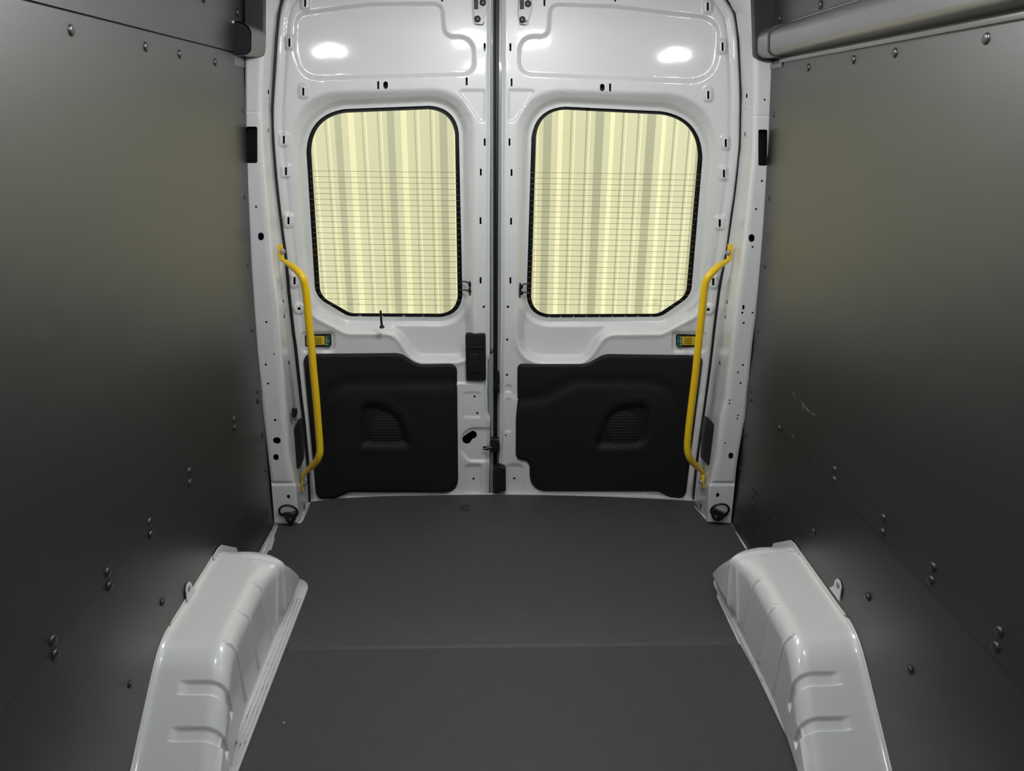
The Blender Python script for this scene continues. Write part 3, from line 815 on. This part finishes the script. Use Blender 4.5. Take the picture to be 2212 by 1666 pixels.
for side in (-1, 1):
    r = tag(empty('trim_1' if side < 0 else 'trim_2', (side*0.82, 2.48, 0)), kind='structure')
    ys = [-50, 20, 80, 140, 200, 260, 320, 380, 440, 500, 560, 620, 680, 740, 800, 850, 900, 960, 1000, 1040, 1080, 1130]
    A = [(interp_px(PW[side], y), y) for y in ys]
    ys2 = [1086, 1060, 1015, 960, 924, 858, 800, 740, 700, 633, 590, 557, 506, 436, 380, 302, 236, 157, 84, 34, 5, -50]
    B = [(interp_px(PS[side], y), y) for y in ys2]
    foot = [(647, 1129), (667, 1093)] if side < 0 else [(1527, 1127), (1499, 1094)]
    ol = np.array(A + foot + B, float)
    ps = sheet('pillar_pressing', ol, skin_holes(PH[side]), pillarY(side), M['paint'], r, step=1.6, rim=0.003, bstep=3, edge_rim=0.003)
    # black sheet standing in for the shade of the cavity behind the openings
    leaf = [(interp_px(PW[side], y) - side*0 , y) for y in ys] + [(interp_px(PC[side], y) + side*3, y) for y in ys[::-1]]
    sheet('cavity_shade', np.array(leaf, float), [], lambda X, Y, s_=side: PY[s_] + 0.028 + 0*X, M['rubber'], r, step=40, rim=0, bstep=40)
    box('outer_closure', (min(side*0.80, side*0.955), 2.665, -0.04), (max(side*0.80, side*0.955), 2.68, 1.95), M['rubber'], r)
    pts3 = [V(x, y, 2.657 if side < 0 else 2.655) for x, y in PS[side]]
    rad = [0.0075 if p[1] < 600 else (0.0095 if p[1] < 1000 else 0.008) for p in PS[side]]
    if side > 0: rad = [q*1.05 for q in rad]
    # foot lip at floor
    tube('foot_lip', [atZ(*p, 0.003) for p in ([(594, 1131), (620, 1130), (649, 1129.5), (653, 1125), (667, 1094)] if side < 0 else [(1578, 1129.5), (1555, 1127), (1530, 1126.5), (1524, 1120), (1501, 1095)])], 0.0035, M['paint'], r, seg=8, smooth_n=1)
    if side < 0:
        poly = rpoly([(527, -50), (569, -50), (568, 100, 20), (565, 122, 14), (548, 124, 8), (529, 122, 3)], 6)
    else:
        poly = rpoly([(1627, -50), (1680, -50), (1676, 110, 4), (1672, 130, 3), (1642, 131.5, 16), (1632.5, 120, 14)], 6)
    cv = prism('pillar_cover', poly, PY[side]-0.022, 0.03, M['darktrim'], r, 0.007)
    seal = tube('door_seal', pts3, rad, M['rubber'], None, seg=12, smooth_n=6)
    tag(seal, ('black rubber weatherstrip following the left pillar from roof to floor' if side < 0 else 'black rubber weatherstrip following the right pillar from roof to floor'), 'door seal', 'door seals around the rear opening')

# ---------------------------------------------------------------- grab handles
BOLT = dome_mesh('handle_bolt', 0.0095, 0.008)
for side in (-1, 1):
    if side < 0:
        path = [(608, 562), (616, 565), (631, 576), (645, 588), (654, 601), (659, 618), (662, 640), (664, 662), (667.4, 702), (672.4, 745), (677, 800), (682, 850), (688, 925), (691, 965), (690, 982), (684, 996), (671, 1010), (660, 1020), (652, 1033)]
        top = [(600.5, 530), (609, 528), (609.5, 545), (612, 562), (605, 565), (602, 550)]; b1 = (610.5, 543)
        bot = [(651, 1034), (655, 1035), (657.5, 1061), (652, 1061)]; b2 = (658, 1044.5)
        lab = 'yellow tubular grab handle bolted to the left pillar, at the leaf with the opener housing'
    else:
        path = [(1577, 562), (1571, 564), (1557, 572), (1543, 584), (1532, 596), (1524, 610), (1520.7, 630), (1517, 668), (1512.5, 710), (1507.5, 756), (1502, 810), (1495, 866), (1488.5, 920), (1484.8, 960), (1487, 982), (1494, 996), (1507, 1009), (1516, 1018), (1521, 1029)]
        top = [(1574, 528), (1584.5, 529.5), (1580.5, 562), (1576, 563), (1571, 561), (1573, 548)]; b1 = (1573, 546)
        bot = [(1514.5, 1027), (1522.5, 1029), (1521.5, 1055), (1517, 1054)]; b2 = (1514.6, 1041.5)
        lab = 'yellow tubular grab handle bolted to the right pillar, its foot above the right tie-down ring'
    n = len(path); Ys = []
    for k in range(n):
        t = k/(n-1)
        e = min(t, 1-t)
        Ys.append(2.545 - 0.065*float(sstep(np.array(e/0.22))))
    P3 = [V(p[0], p[1], y) for p, y in zip(path, Ys)]
    hd_ = tag(empty('grab_handle', P3[n-1]), lab, 'grab handle', 'yellow grab handles beside the rear doors')
    rad = [0.0045, 0.0075, 0.0118] + [0.0130]*(n-6) + [0.0118, 0.0085, 0.0045]
    tube('rail', P3, rad, M['yellow'], hd_, seg=20, smooth_n=5)
    pfy = pillarY(side)
    for poly, bb, yy in ((top, b1, 2.545), (bot, b2, min(2.548, float(pfy(np.array([bot[1][0]]), np.array([1045.0]))[0]) - 0.008))):
        pl = prism('mounting_plate', poly, yy-0.004, 0.012, M['yellow'], hd_, 0.001)
        place('bolt', BOLT, V(bb[0], bb[1], yy-0.002), (-side*0.75, -0.65, 0), M['hingegrey'], pl)

# ---------------------------------------------------------------- tie-down rings
for side in (-1, 1):
    Y0 = PY[side] - 0.012
    c = V(623, 1106, Y0) if side < 0 else V(1555, 1103, Y0)
    rt = tag(empty('tie_down_ring', (c.x, Y0, 0.0)), ('black steel tie-down ring at the foot of the left pillar, bracket hanging straight' if side < 0 else
             'black steel tie-down ring at the foot of the right pillar, bracket tilted with bolt showing'), 'tie-down ring', 'tie-down rings at the pillar feet')
    pts = []
    a0, a1 = (math.radians(-35), math.radians(215)) if side < 0 else (math.radians(-52), math.radians(188))
    rx, rz = (0.0335, 0.0335)
    for k in range(25):
        a = a0 + (a1-a0)*k/24
        pts.append(Vector((c.x + rx*math.cos(a), Y0 - 0.010*math.sin(a), c.z + rz*math.sin(a)*0.98)))
    tube('ring', pts, 0.0042, M['blackmetal'], rt, seg=12, smooth_n=2)
    bp = rpoly([(609, 1111, 3), (625, 1112, 6), (642, 1107, 3), (639, 1121, 4), (633, 1133, 3), (623, 1133, 3)], 4) if side < 0 else \
        rpoly([(1538, 1101, 3), (1546, 1102, 4), (1570, 1113, 3), (1562, 1122, 4), (1552, 1127, 4), (1541, 1124, 5), (1536, 1112, 4)], 4)
    bk = prism('bracket', bp, Y0-0.012, 0.024, M['blackmetal'], rt, 0.004)
    bb = (626, 1123) if side < 0 else (1546.6, 1117)
    place('bolt', dome_mesh('ring_bolt', 0.0085, 0.006), V(bb[0], bb[1], Y0-0.0125), (0, -1, 0.15), M['darktrim'], bk)
    tube('hinge_barrel', [V(610, 1112, Y0-0.006), V(641, 1109, Y0-0.006)] if side < 0 else [V(1539, 1103, Y0-0.006), V(1569, 1114, Y0-0.006)], 0.006, M['blackmetal'], rt, seg=12, smooth_n=1)

# ---------------------------------------------------------------- door stop pads and clip
pad = {-1: [(635.5, 925), (646, 906), (650.6, 907), (653.5, 929), (656.5, 984), (654.5, 995), (648, 1011), (642, 1013)],
       1: [(1525, 900.5), (1542, 916), (1531, 1008), (1515, 990), (1517, 941), (1522, 904)]}
for side in (-1, 1):
    p = rpoly([(x, y, 3) for x, y in pad[side]], 4)
    xc_ = 636 if side < 0 else 1542
    pf = pillarY(side)
    o = sheet('door_stop_pad', p, [], lambda X, Y, pf=pf, pp=p: pf(X, Y) - 0.016 + 0.006*sstep((sdf(pp, X, Y, far=10) + 3)/3), M['darktrim'], None, step=1.5, rim=0.014, edge_rim=0.014)
    tag(o, 'charcoal rubber door stop pad on the inner face of the left pillar' if side < 0 else 'charcoal rubber door stop pad on the inner face of the right pillar, notched edge', 'door stop', 'door stop pads')
clip = tag(empty('wire_clip', V(635, 905, 2.50)), 'small black wire clip with loop above the left door stop pad', 'clip')
prism('clip_body', rpoly([(630, 884, 2), (634, 882, 2), (635, 898, 2), (638, 905, 2), (633, 903, 2), (630, 897, 2)], 3), 2.505, 0.012, M['rubber'], clip, 0.002)
prism('clip_jaw', rpoly([(636, 884, 2), (640, 884, 2), (641, 897, 2), (638, 900, 2), (636, 892, 1)], 3), 2.515, 0.012, M['rubber'], clip, 0.002)
tube('clip_loop', [V(636, 900, 2.51), V(635, 905, 2.505), V(637.5, 908, 2.505), V(640, 905, 2.51), V(639.5, 899, 2.515)], 0.0012, M['rubber'], clip, seg=6, smooth_n=4)

# ---------------------------------------------------------------- wheel arches
def wheel_arch(side):
    xw = 0.870
    TM = 0.228
    def top(y):
        # flat crown, rounded break, sloping nose
        ybr, s = 1.515, 0.83
        d = ybr - y; w = 0.055
        ramp = np.where(d < -w, 0, np.where(d < w, (d+w)**2/(4*w), d))
        return TM - s*ramp
    # rings: (x_inner, y_rear, corner radius, height)
    xf = 0.651 if side < 0 else 0.684
    A0 = [(xf, 2.115, 0.06, 0.000), (xf, 2.115, 0.06, 0.007), (0.687, 2.104, 0.055, 0.009), (0.690, 2.100, 0.055, 0.018)]
    for k in range(1, 37):
        t = k/36; A0.append((0.690 + 0.006*t, 2.100 - 0.060*t - 0.068*t*t, 0.055 + 0.015*t, 0.018 + 0.164*t))
    zf, rf = 0.182, 0.046
    for k in range(1, 27):
        a = math.pi/2*k/26
        A0.append((0.696 + 0.050*(1-math.cos(a)), 1.972 - 0.068*(1-math.cos(a)), 0.07 + 0.03*(1-math.cos(a)), zf + rf*math.sin(a)))
    # inner skin can be finer in y
    NR, NA = 10, 110
    ystr = np.arange(0, 1.0001, 1/520.0)
    yfront = 1.12
    rows = []
    def path(xi, yr, r):
        pts = []
        for k in range(NR): t = k/NR; pts.append((xw + (xi + r - xw)*t, yr))
        for k in range(NA):
            a = math.pi/2*k/NA; pts.append((xi + r - r*math.sin(a), yr - r + r*math.cos(a)))
        for t in ystr: pts.append((xi, (yr-r) + (1.76 - (yr-r))*t/0.25 if t < 0.25 else 1.76 + (yfront-1.76)*(t-0.25)/0.75))
        return np.array(pts)
    ribs_y = [(1.875, 0.16, 1), (1.815, 0.30, 1), (1.780, 0, 0), (1.655, 0, 0), (1.540, 0, 0)]
    slots_y = [(1.440, 0.013), (1.362, 0.0125)]
    npts = NR + NA + len(ystr)
    K = len(A0)
    G = np.zeros((K, npts, 3))
    for k, (xi, yr, r, z) in enumerate(A0):
        p = path(xi, yr, r)
        T = top(p[:, 1])
        zz = np.maximum(T - (TM - z), z*np.clip(T/TM, 0.0, 1)*0.85 + 0.15*min(z, 0.007))
        zz = np.maximum(zz, min(z, 0.007))
        fl = 0.028*sstep((p[:, 1] - 1.78)/0.17)*float(sstep(np.array((z-0.008)/0.06)))*float(sstep(np.array((0.2285-z)/0.02)))
        wgt = np.clip((np.arange(npts) - NR - NA*0.25)/(NA*0.6), 0, 1)
        p = p.copy(); p[:, 0] -= fl*wgt
        if k >= 3: p[:, 0] -= 0.030*(1 - np.clip(T/TM, 0, 1))*wgt
        # side bulges outward a little where the crown drops
        G[k] = np.stack([p[:, 0], p[:, 1], zz], 1)
    # relief: move along approximate outward normal
    for k, (xi, yr, r, z) in enumerate(A0):
        if k < 4: continue
        ang = 0 if z <= zf else math.asin(min(1, (z-zf)/rf))
        nx, nz = -math.cos(ang), math.sin(ang)
        y = G[k, :, 1]; dsp = np.zeros(npts)
        fade_top = float(sstep(np.array((1.15-ang)/0.35)))*float(sstep(np.array((z-0.028)/0.01)))
        st = np.arange(npts) >= NR+NA
        low_ = float(sstep(np.array((z-0.028)/0.01)))
        for ry, lean, over in ribs_y:
            dsp += 0.0060*sstep((0.0080 - np.abs(y-ry-lean*z))/0.0060)*(low_*float(sstep(np.array((1.50-ang)/0.2))) if over else fade_top)*(np.arange(npts) > NR+2)
        dir_ = np.tile(np.array([nx, 0, nz]), (npts, 1))
        for sy, hw in slots_y:
            s0 = sstep((hw - np.abs(y-sy))/0.004)
            lo = float(sstep(np.array((z-(0.116 if sy > 1.4 else 0.082))/0.008)))
            dsp -= np.where(st, 0.008*s0*lo, 0)
        G[k] += dir_*dsp[:, None]
    rows = [G[k] for k in range(K)]
    # crown: from last ring across to the wall
    last = G[K-1]; z_last = last[:, 2]
    base = path(*A0[-1][:3])
    NC = 14
    for k in range(1, NC+1):
        t = (k/NC)
        x = base[:, 0]*(1-t) + xw*t
        y = base[:, 1]
        zz = np.maximum(top(y), 0.007)
        zz = zz + 0.010*sstep(np.array((t-0.90)/0.10))*(zz > 0.02)
        d = np.zeros(npts)
        st = np.arange(npts) >= NR+NA
        for sy, hw in slots_y:
            d += np.where(st, 0.008*sstep((hw-np.abs(y-sy))/0.004)*sstep((0.793-x)/0.004), 0)
        rows.append(np.stack([x, y, zz-d], 1))
    R = np.array(rows)
    R[:, :, 0] *= side
    n = R.shape[1]; m = R.shape[0]
    idx = np.arange(m*n).reshape(m, n)
    q = np.stack([idx[:-1, :-1], idx[:-1, 1:], idx[1:, 1:], idx[1:, :-1]], -1).reshape(-1, 4)
    if side > 0: q = q[:, ::-1]
    root = empty('wheel_arch', (side*0.77, 1.6, 0))
    link('arch_shell', mesh_np('arch_shell', R.reshape(-1, 3), q), M['arch'], root)
    # upstand flange along the wall
    vs = [atW(*p, side) for p in ([(466, 1204), (468, 1192), (500, 1193), (545, 1206)] if side < 0 else [(1758, 1200), (1738, 1185), (1712, 1189), (1665, 1201)])]
    bm = bmesh.new()
    f = [bm.verts.new(Vector((wallx(side, z_) - side*0.004, y_, z_))) for y_, z_ in ((2.10, 0.06), (2.06, 0.16), (1.95, 0.240), (1.92, 0.2465), (1.89, 0.2465), (1.88, 0.235), (2.0, 0.06))]
    b = [bm.verts.new(v.co - Vector((side*0.003, 0, 0))) for v in f]
    bm.faces.new(f); bm.faces.new(b[::-1])
    for i in range(len(f)): bm.faces.new((f[i], b[i], b[(i+1) % len(f)], f[(i+1) % len(f)]))
    link('rear_flange', bm_mesh('rear_flange', bm), M['paint'], root)
    yy = np.linspace(1.90, 1.26, 30)
    tube('wall_flange', [Vector((side*(xw-0.002), y, float(top(np.array(y)))+0.011)) for y in yy], 0.0035, M['paint'], root, seg=8, smooth_n=1)
    # lug with a bolt hole standing up against the lining
    cl = atW(405, 1265, -1) if side < 0 else atW(1812, 1258, 1)
    x = wallx(side, 0.27) - side*0.006
    bm = bmesh.new()
    oy = [(-0.030, -0.045), (-0.026, 0.0), (-0.012, 0.012), (0.004, 0.010), (0.014, -0.004), (0.014, -0.022), (0.026, -0.034), (0.036, -0.045)]
    prof = [(cl.y + a*0.9, cl.z + b_*0.9) for a, b_ in oy]
    f = [bm.verts.new((x, a, b_)) for a, b_ in prof]; b = [bm.verts.new((x + side*0.003, a, b_)) for a, b_ in prof]
    bm.faces.new(f); bm.faces.new(b[::-1])
    for i in range(len(f)): bm.faces.new((f[i], b[i], b[(i+1) % len(f)], f[(i+1) % len(f)]))
    link('bolt_lug', bm_mesh('bolt_lug', bm), M['paint'], root)
    place('lug_bolt', dome_mesh('lug_bolt', 0.008, 0.003), (x - side*0.0005, cl.y-0.008, cl.z-0.004), (-side, 0, 0), M['steel'], root)
    # sealant bead along the foot
    for off, rr in (((0.679, 0.0016), (0.668, 0.0018), (0.658, 0.0014)) if side < 0 else ((0.686, 0.0014),)):
        tube('sealant_bead', [(side*off, y, 0.0082 + 0.0003*math.sin(y*70)) for y in np.linspace(2.0, 1.15, 60)], rr, M['sill'], root, seg=6, smooth_n=1)
    return root
wa = wheel_arch(-1); tag(wa, 'glossy white painted wheel arch housing on the left, next to the left lining panel', 'wheel arch', 'wheel arches')
wb = wheel_arch(1); tag(wb, 'glossy white painted wheel arch housing on the right, next to the right lining panel', 'wheel arch', 'wheel arches')

# ---------------------------------------------------------------- sliding-door rail cover and the cut stub opposite
def rail_mesh(name, side, y0, y1, prof, mt, parent, cap0=False, taper=None, ny=20):
    ys = np.linspace(y0, y1, ny); vs, fs = [], []
    for y in ys:
        t = taper(y) if taper else 1.0
        for off, z in prof:
            vs.append((wallx(side, z) - side*(off*t), y, z))
    n = len(prof)
    for i in range(ny-1):
        for k in range(n-1): fs.append((i*n+k, i*n+k+1, (i+1)*n+k+1, (i+1)*n+k))
    me = bpy.data.meshes.new(name); me.from_pydata(vs, [], fs + ([tuple(range(n))] if cap0 else []))
    for p in me.polygons: p.use_smooth = len(p.vertices) == 4
    me.update()
    bm = bmesh.new(); bm.from_mesh(me); me2 = bm_mesh(name, bm, True, 35)
    return link(name, me2, mt, parent)
def arcprof(z0, z1, p, r=0.02):
    out = [(0.0, z0)]
    for k in range(9):
        a = math.pi/2*k/8; out.append((p - r + r*math.sin(a), z0 + r*0.8 - r*0.8*math.cos(a)))
    for k in range(11):
        a = math.pi/2*k/10; out.append((p - 0.042 + 0.042*math.cos(a), z1 - 0.035 + 0.035*math.sin(a)))
    out.append((0.0, z1))
    return out
rc = tag(empty('rail_cover', (wallx(1, 1.65), 1.0, 1.62)), 'long rounded charcoal rail cover along the top of the right lining', 'rail cover')
rail_mesh('cover_body', 1, -1.2, 2.335, arcprof(1.630, 1.712, 0.050, 0.022), M['railm'], rc)
rail_mesh('lower_lip', 1, -1.2, 2.36, [(0.0, 1.612), (0.012, 1.612), (0.013, 1.616), (0.012, 1.621), (0.003, 1.623), (0.0, 1.630)], M['railm'], rc)
rail_mesh('upper_lip', 1, -1.2, 2.30, [(0.0, 1.709), (0.006, 1.712), (0.006, 1.717), (0.0, 1.722)], M['railm'], rc)
capp = arcprof(1.628, 1.713, 0.054, 0.024)
rail_mesh('end_cap', 1, 2.345, 2.452, capp, M['railm'], rc, cap0=True, taper=lambda y: 1.0 - 0.0*y)
rail_mesh('joint_gap', 1, 2.330, 2.347, arcprof(1.631, 1.709, 0.049, 0.02), M['rubber'], rc)
st = tag(empty('rail_end_stub', (wallx(-1, 1.65), 2.42, 1.61)), 'short charcoal rail end stub with a dark open end beside the left pillar top', 'rail cover')
rail_mesh('stub_shell', -1, 2.375, 2.455, arcprof(1.617, 1.705, 0.052, 0.022), M['railm'], st, taper=lambda y: 1.0 + 0.35*(y-2.375)/0.08)
rail_mesh('end_shade', -1, 2.376, 2.382, arcprof(1.619, 1.702, 0.049, 0.02), M['rubber'], st, cap0=True)  # black cap in the mouth stands in for shade inside the open stub
wall_panel('foot_tab', -1, 2.375, 2.468, 1.588, 1.614, M['railm'], st, lift=0.004, thick=0.003)
wall_panel('foot_tab', 1, 2.36, 2.466, 1.600, 1.613, M['railm'], rc, lift=0.006, thick=0.003)
prism('white_chip', [(494.5, 42.5), (505, 45), (505, 50), (495.5, 49.5)], 2.365, 0.004, M['print'], st)

# ---------------------------------------------------------------- ceiling lamps (above the view)
for i, (x, y, z, e) in enumerate(LAMPS):
    t = tag(empty('ceiling_lamp', (x, y, 1.82)), ['twin diode ceiling lamp over the floor centre, left of the pair', 'twin diode ceiling lamp over the floor centre, right of the pair', 'twin diode ceiling lamp beside the left lining', 'twin diode ceiling lamp beside the right lining', 'twin diode ceiling lamp farthest from the rear doors'][i], 'lamp', 'ceiling lamps')
    box('housing', (x-0.06, y-0.12, z+0.006), (x+0.06, y+0.12, 1.842), M['print'], t, 0.004)
    for k, (dx, dy) in enumerate(((-0.022, -0.045), (0.022, 0.045))):
        L = bpy.data.lights.new('lamp_light', 'POINT'); L.shadow_soft_size = 0.014; L.energy = e; L.color = (0.97, 0.985, 1.0)
        lo = bpy.data.objects.new('lamp_light', L); COL.objects.link(lo); lo.parent = t; lo.matrix_parent_inverse = parent_inv(t); lo.location = (x+dx, y+dy, z-0.024)
    L = bpy.data.lights.new('lamp_lens', 'AREA'); L.shape = 'RECTANGLE'; L.size = 0.03; L.size_y = 0.05; L.energy = e*0.8; L.color = (0.97, 0.985, 1.0)
    lo = bpy.data.objects.new('lamp_lens', L); COL.objects.link(lo); lo.parent = t; lo.matrix_parent_inverse = parent_inv(t); lo.location = (x, y, z+0.004)

cp_ = atZ(613, 1561, 0.0)
bm = bmesh.new(); bmesh.ops.create_icosphere(bm, subdivisions=1, radius=0.003)
for v in bm.verts: v.co = Vector((v.co.x*1.5, v.co.y*0.7, v.co.z*0.5))
cr = link('crumb', bm_mesh('crumb', bm), M['crumb']); cr.location = (cp_.x, cp_.y, -0.0012)
tag(cr, 'tiny beige crumb lying on the front floor mat beside the left wheel arch', 'crumb')

# ---------------------------------------------------------------- outside: ribbed cream wall and ground
gr = tag(box('ground', (-8, -3, -0.75), (8, 8, -0.65), M['ground']), kind='structure')
YW = 4.60
ow = tag(empty('wall_outside', (0, YW, -0.65)), kind='structure')
P_ = 0.3048
ref = V(1313, 460, YW-0.02)
def rib_profile():
    hM, hm = 0.030, 0.006
    # offsets from the centre of the bright (right hand) face of the major rib
    base = [(0.016, 0.0)]
    for c_ in (0.075, 0.165):
        base += [(c_-0.014, 0.0), (c_-0.006, hm), (c_+0.006, hm), (c_+0.014, 0.0)]
    base += [(P_-0.098, 0.0), (P_-0.052, hM), (P_-0.014, hM)]
    return base
for k in range(-4, 4):
    vs, fs = [], []
    prof = []
    for j in range(3):
        prof += [(ref.x + (k*3+j)*P_ + a, YW - h_) for a, h_ in rib_profile()]
    prof.append((ref.x + (k*3+3)*P_ + 0.016, YW))
    for x, y in prof: vs += [(x, y, -0.65), (x, y, 3.4)]
    for j in range(len(prof)-1): fs.append((2*j, 2*j+2, 2*j+3, 2*j+1))
    me = bpy.data.meshes.new('panel'); me.from_pydata(vs, [], fs); me.update()
    link('panel', me, M['cream'], ow)
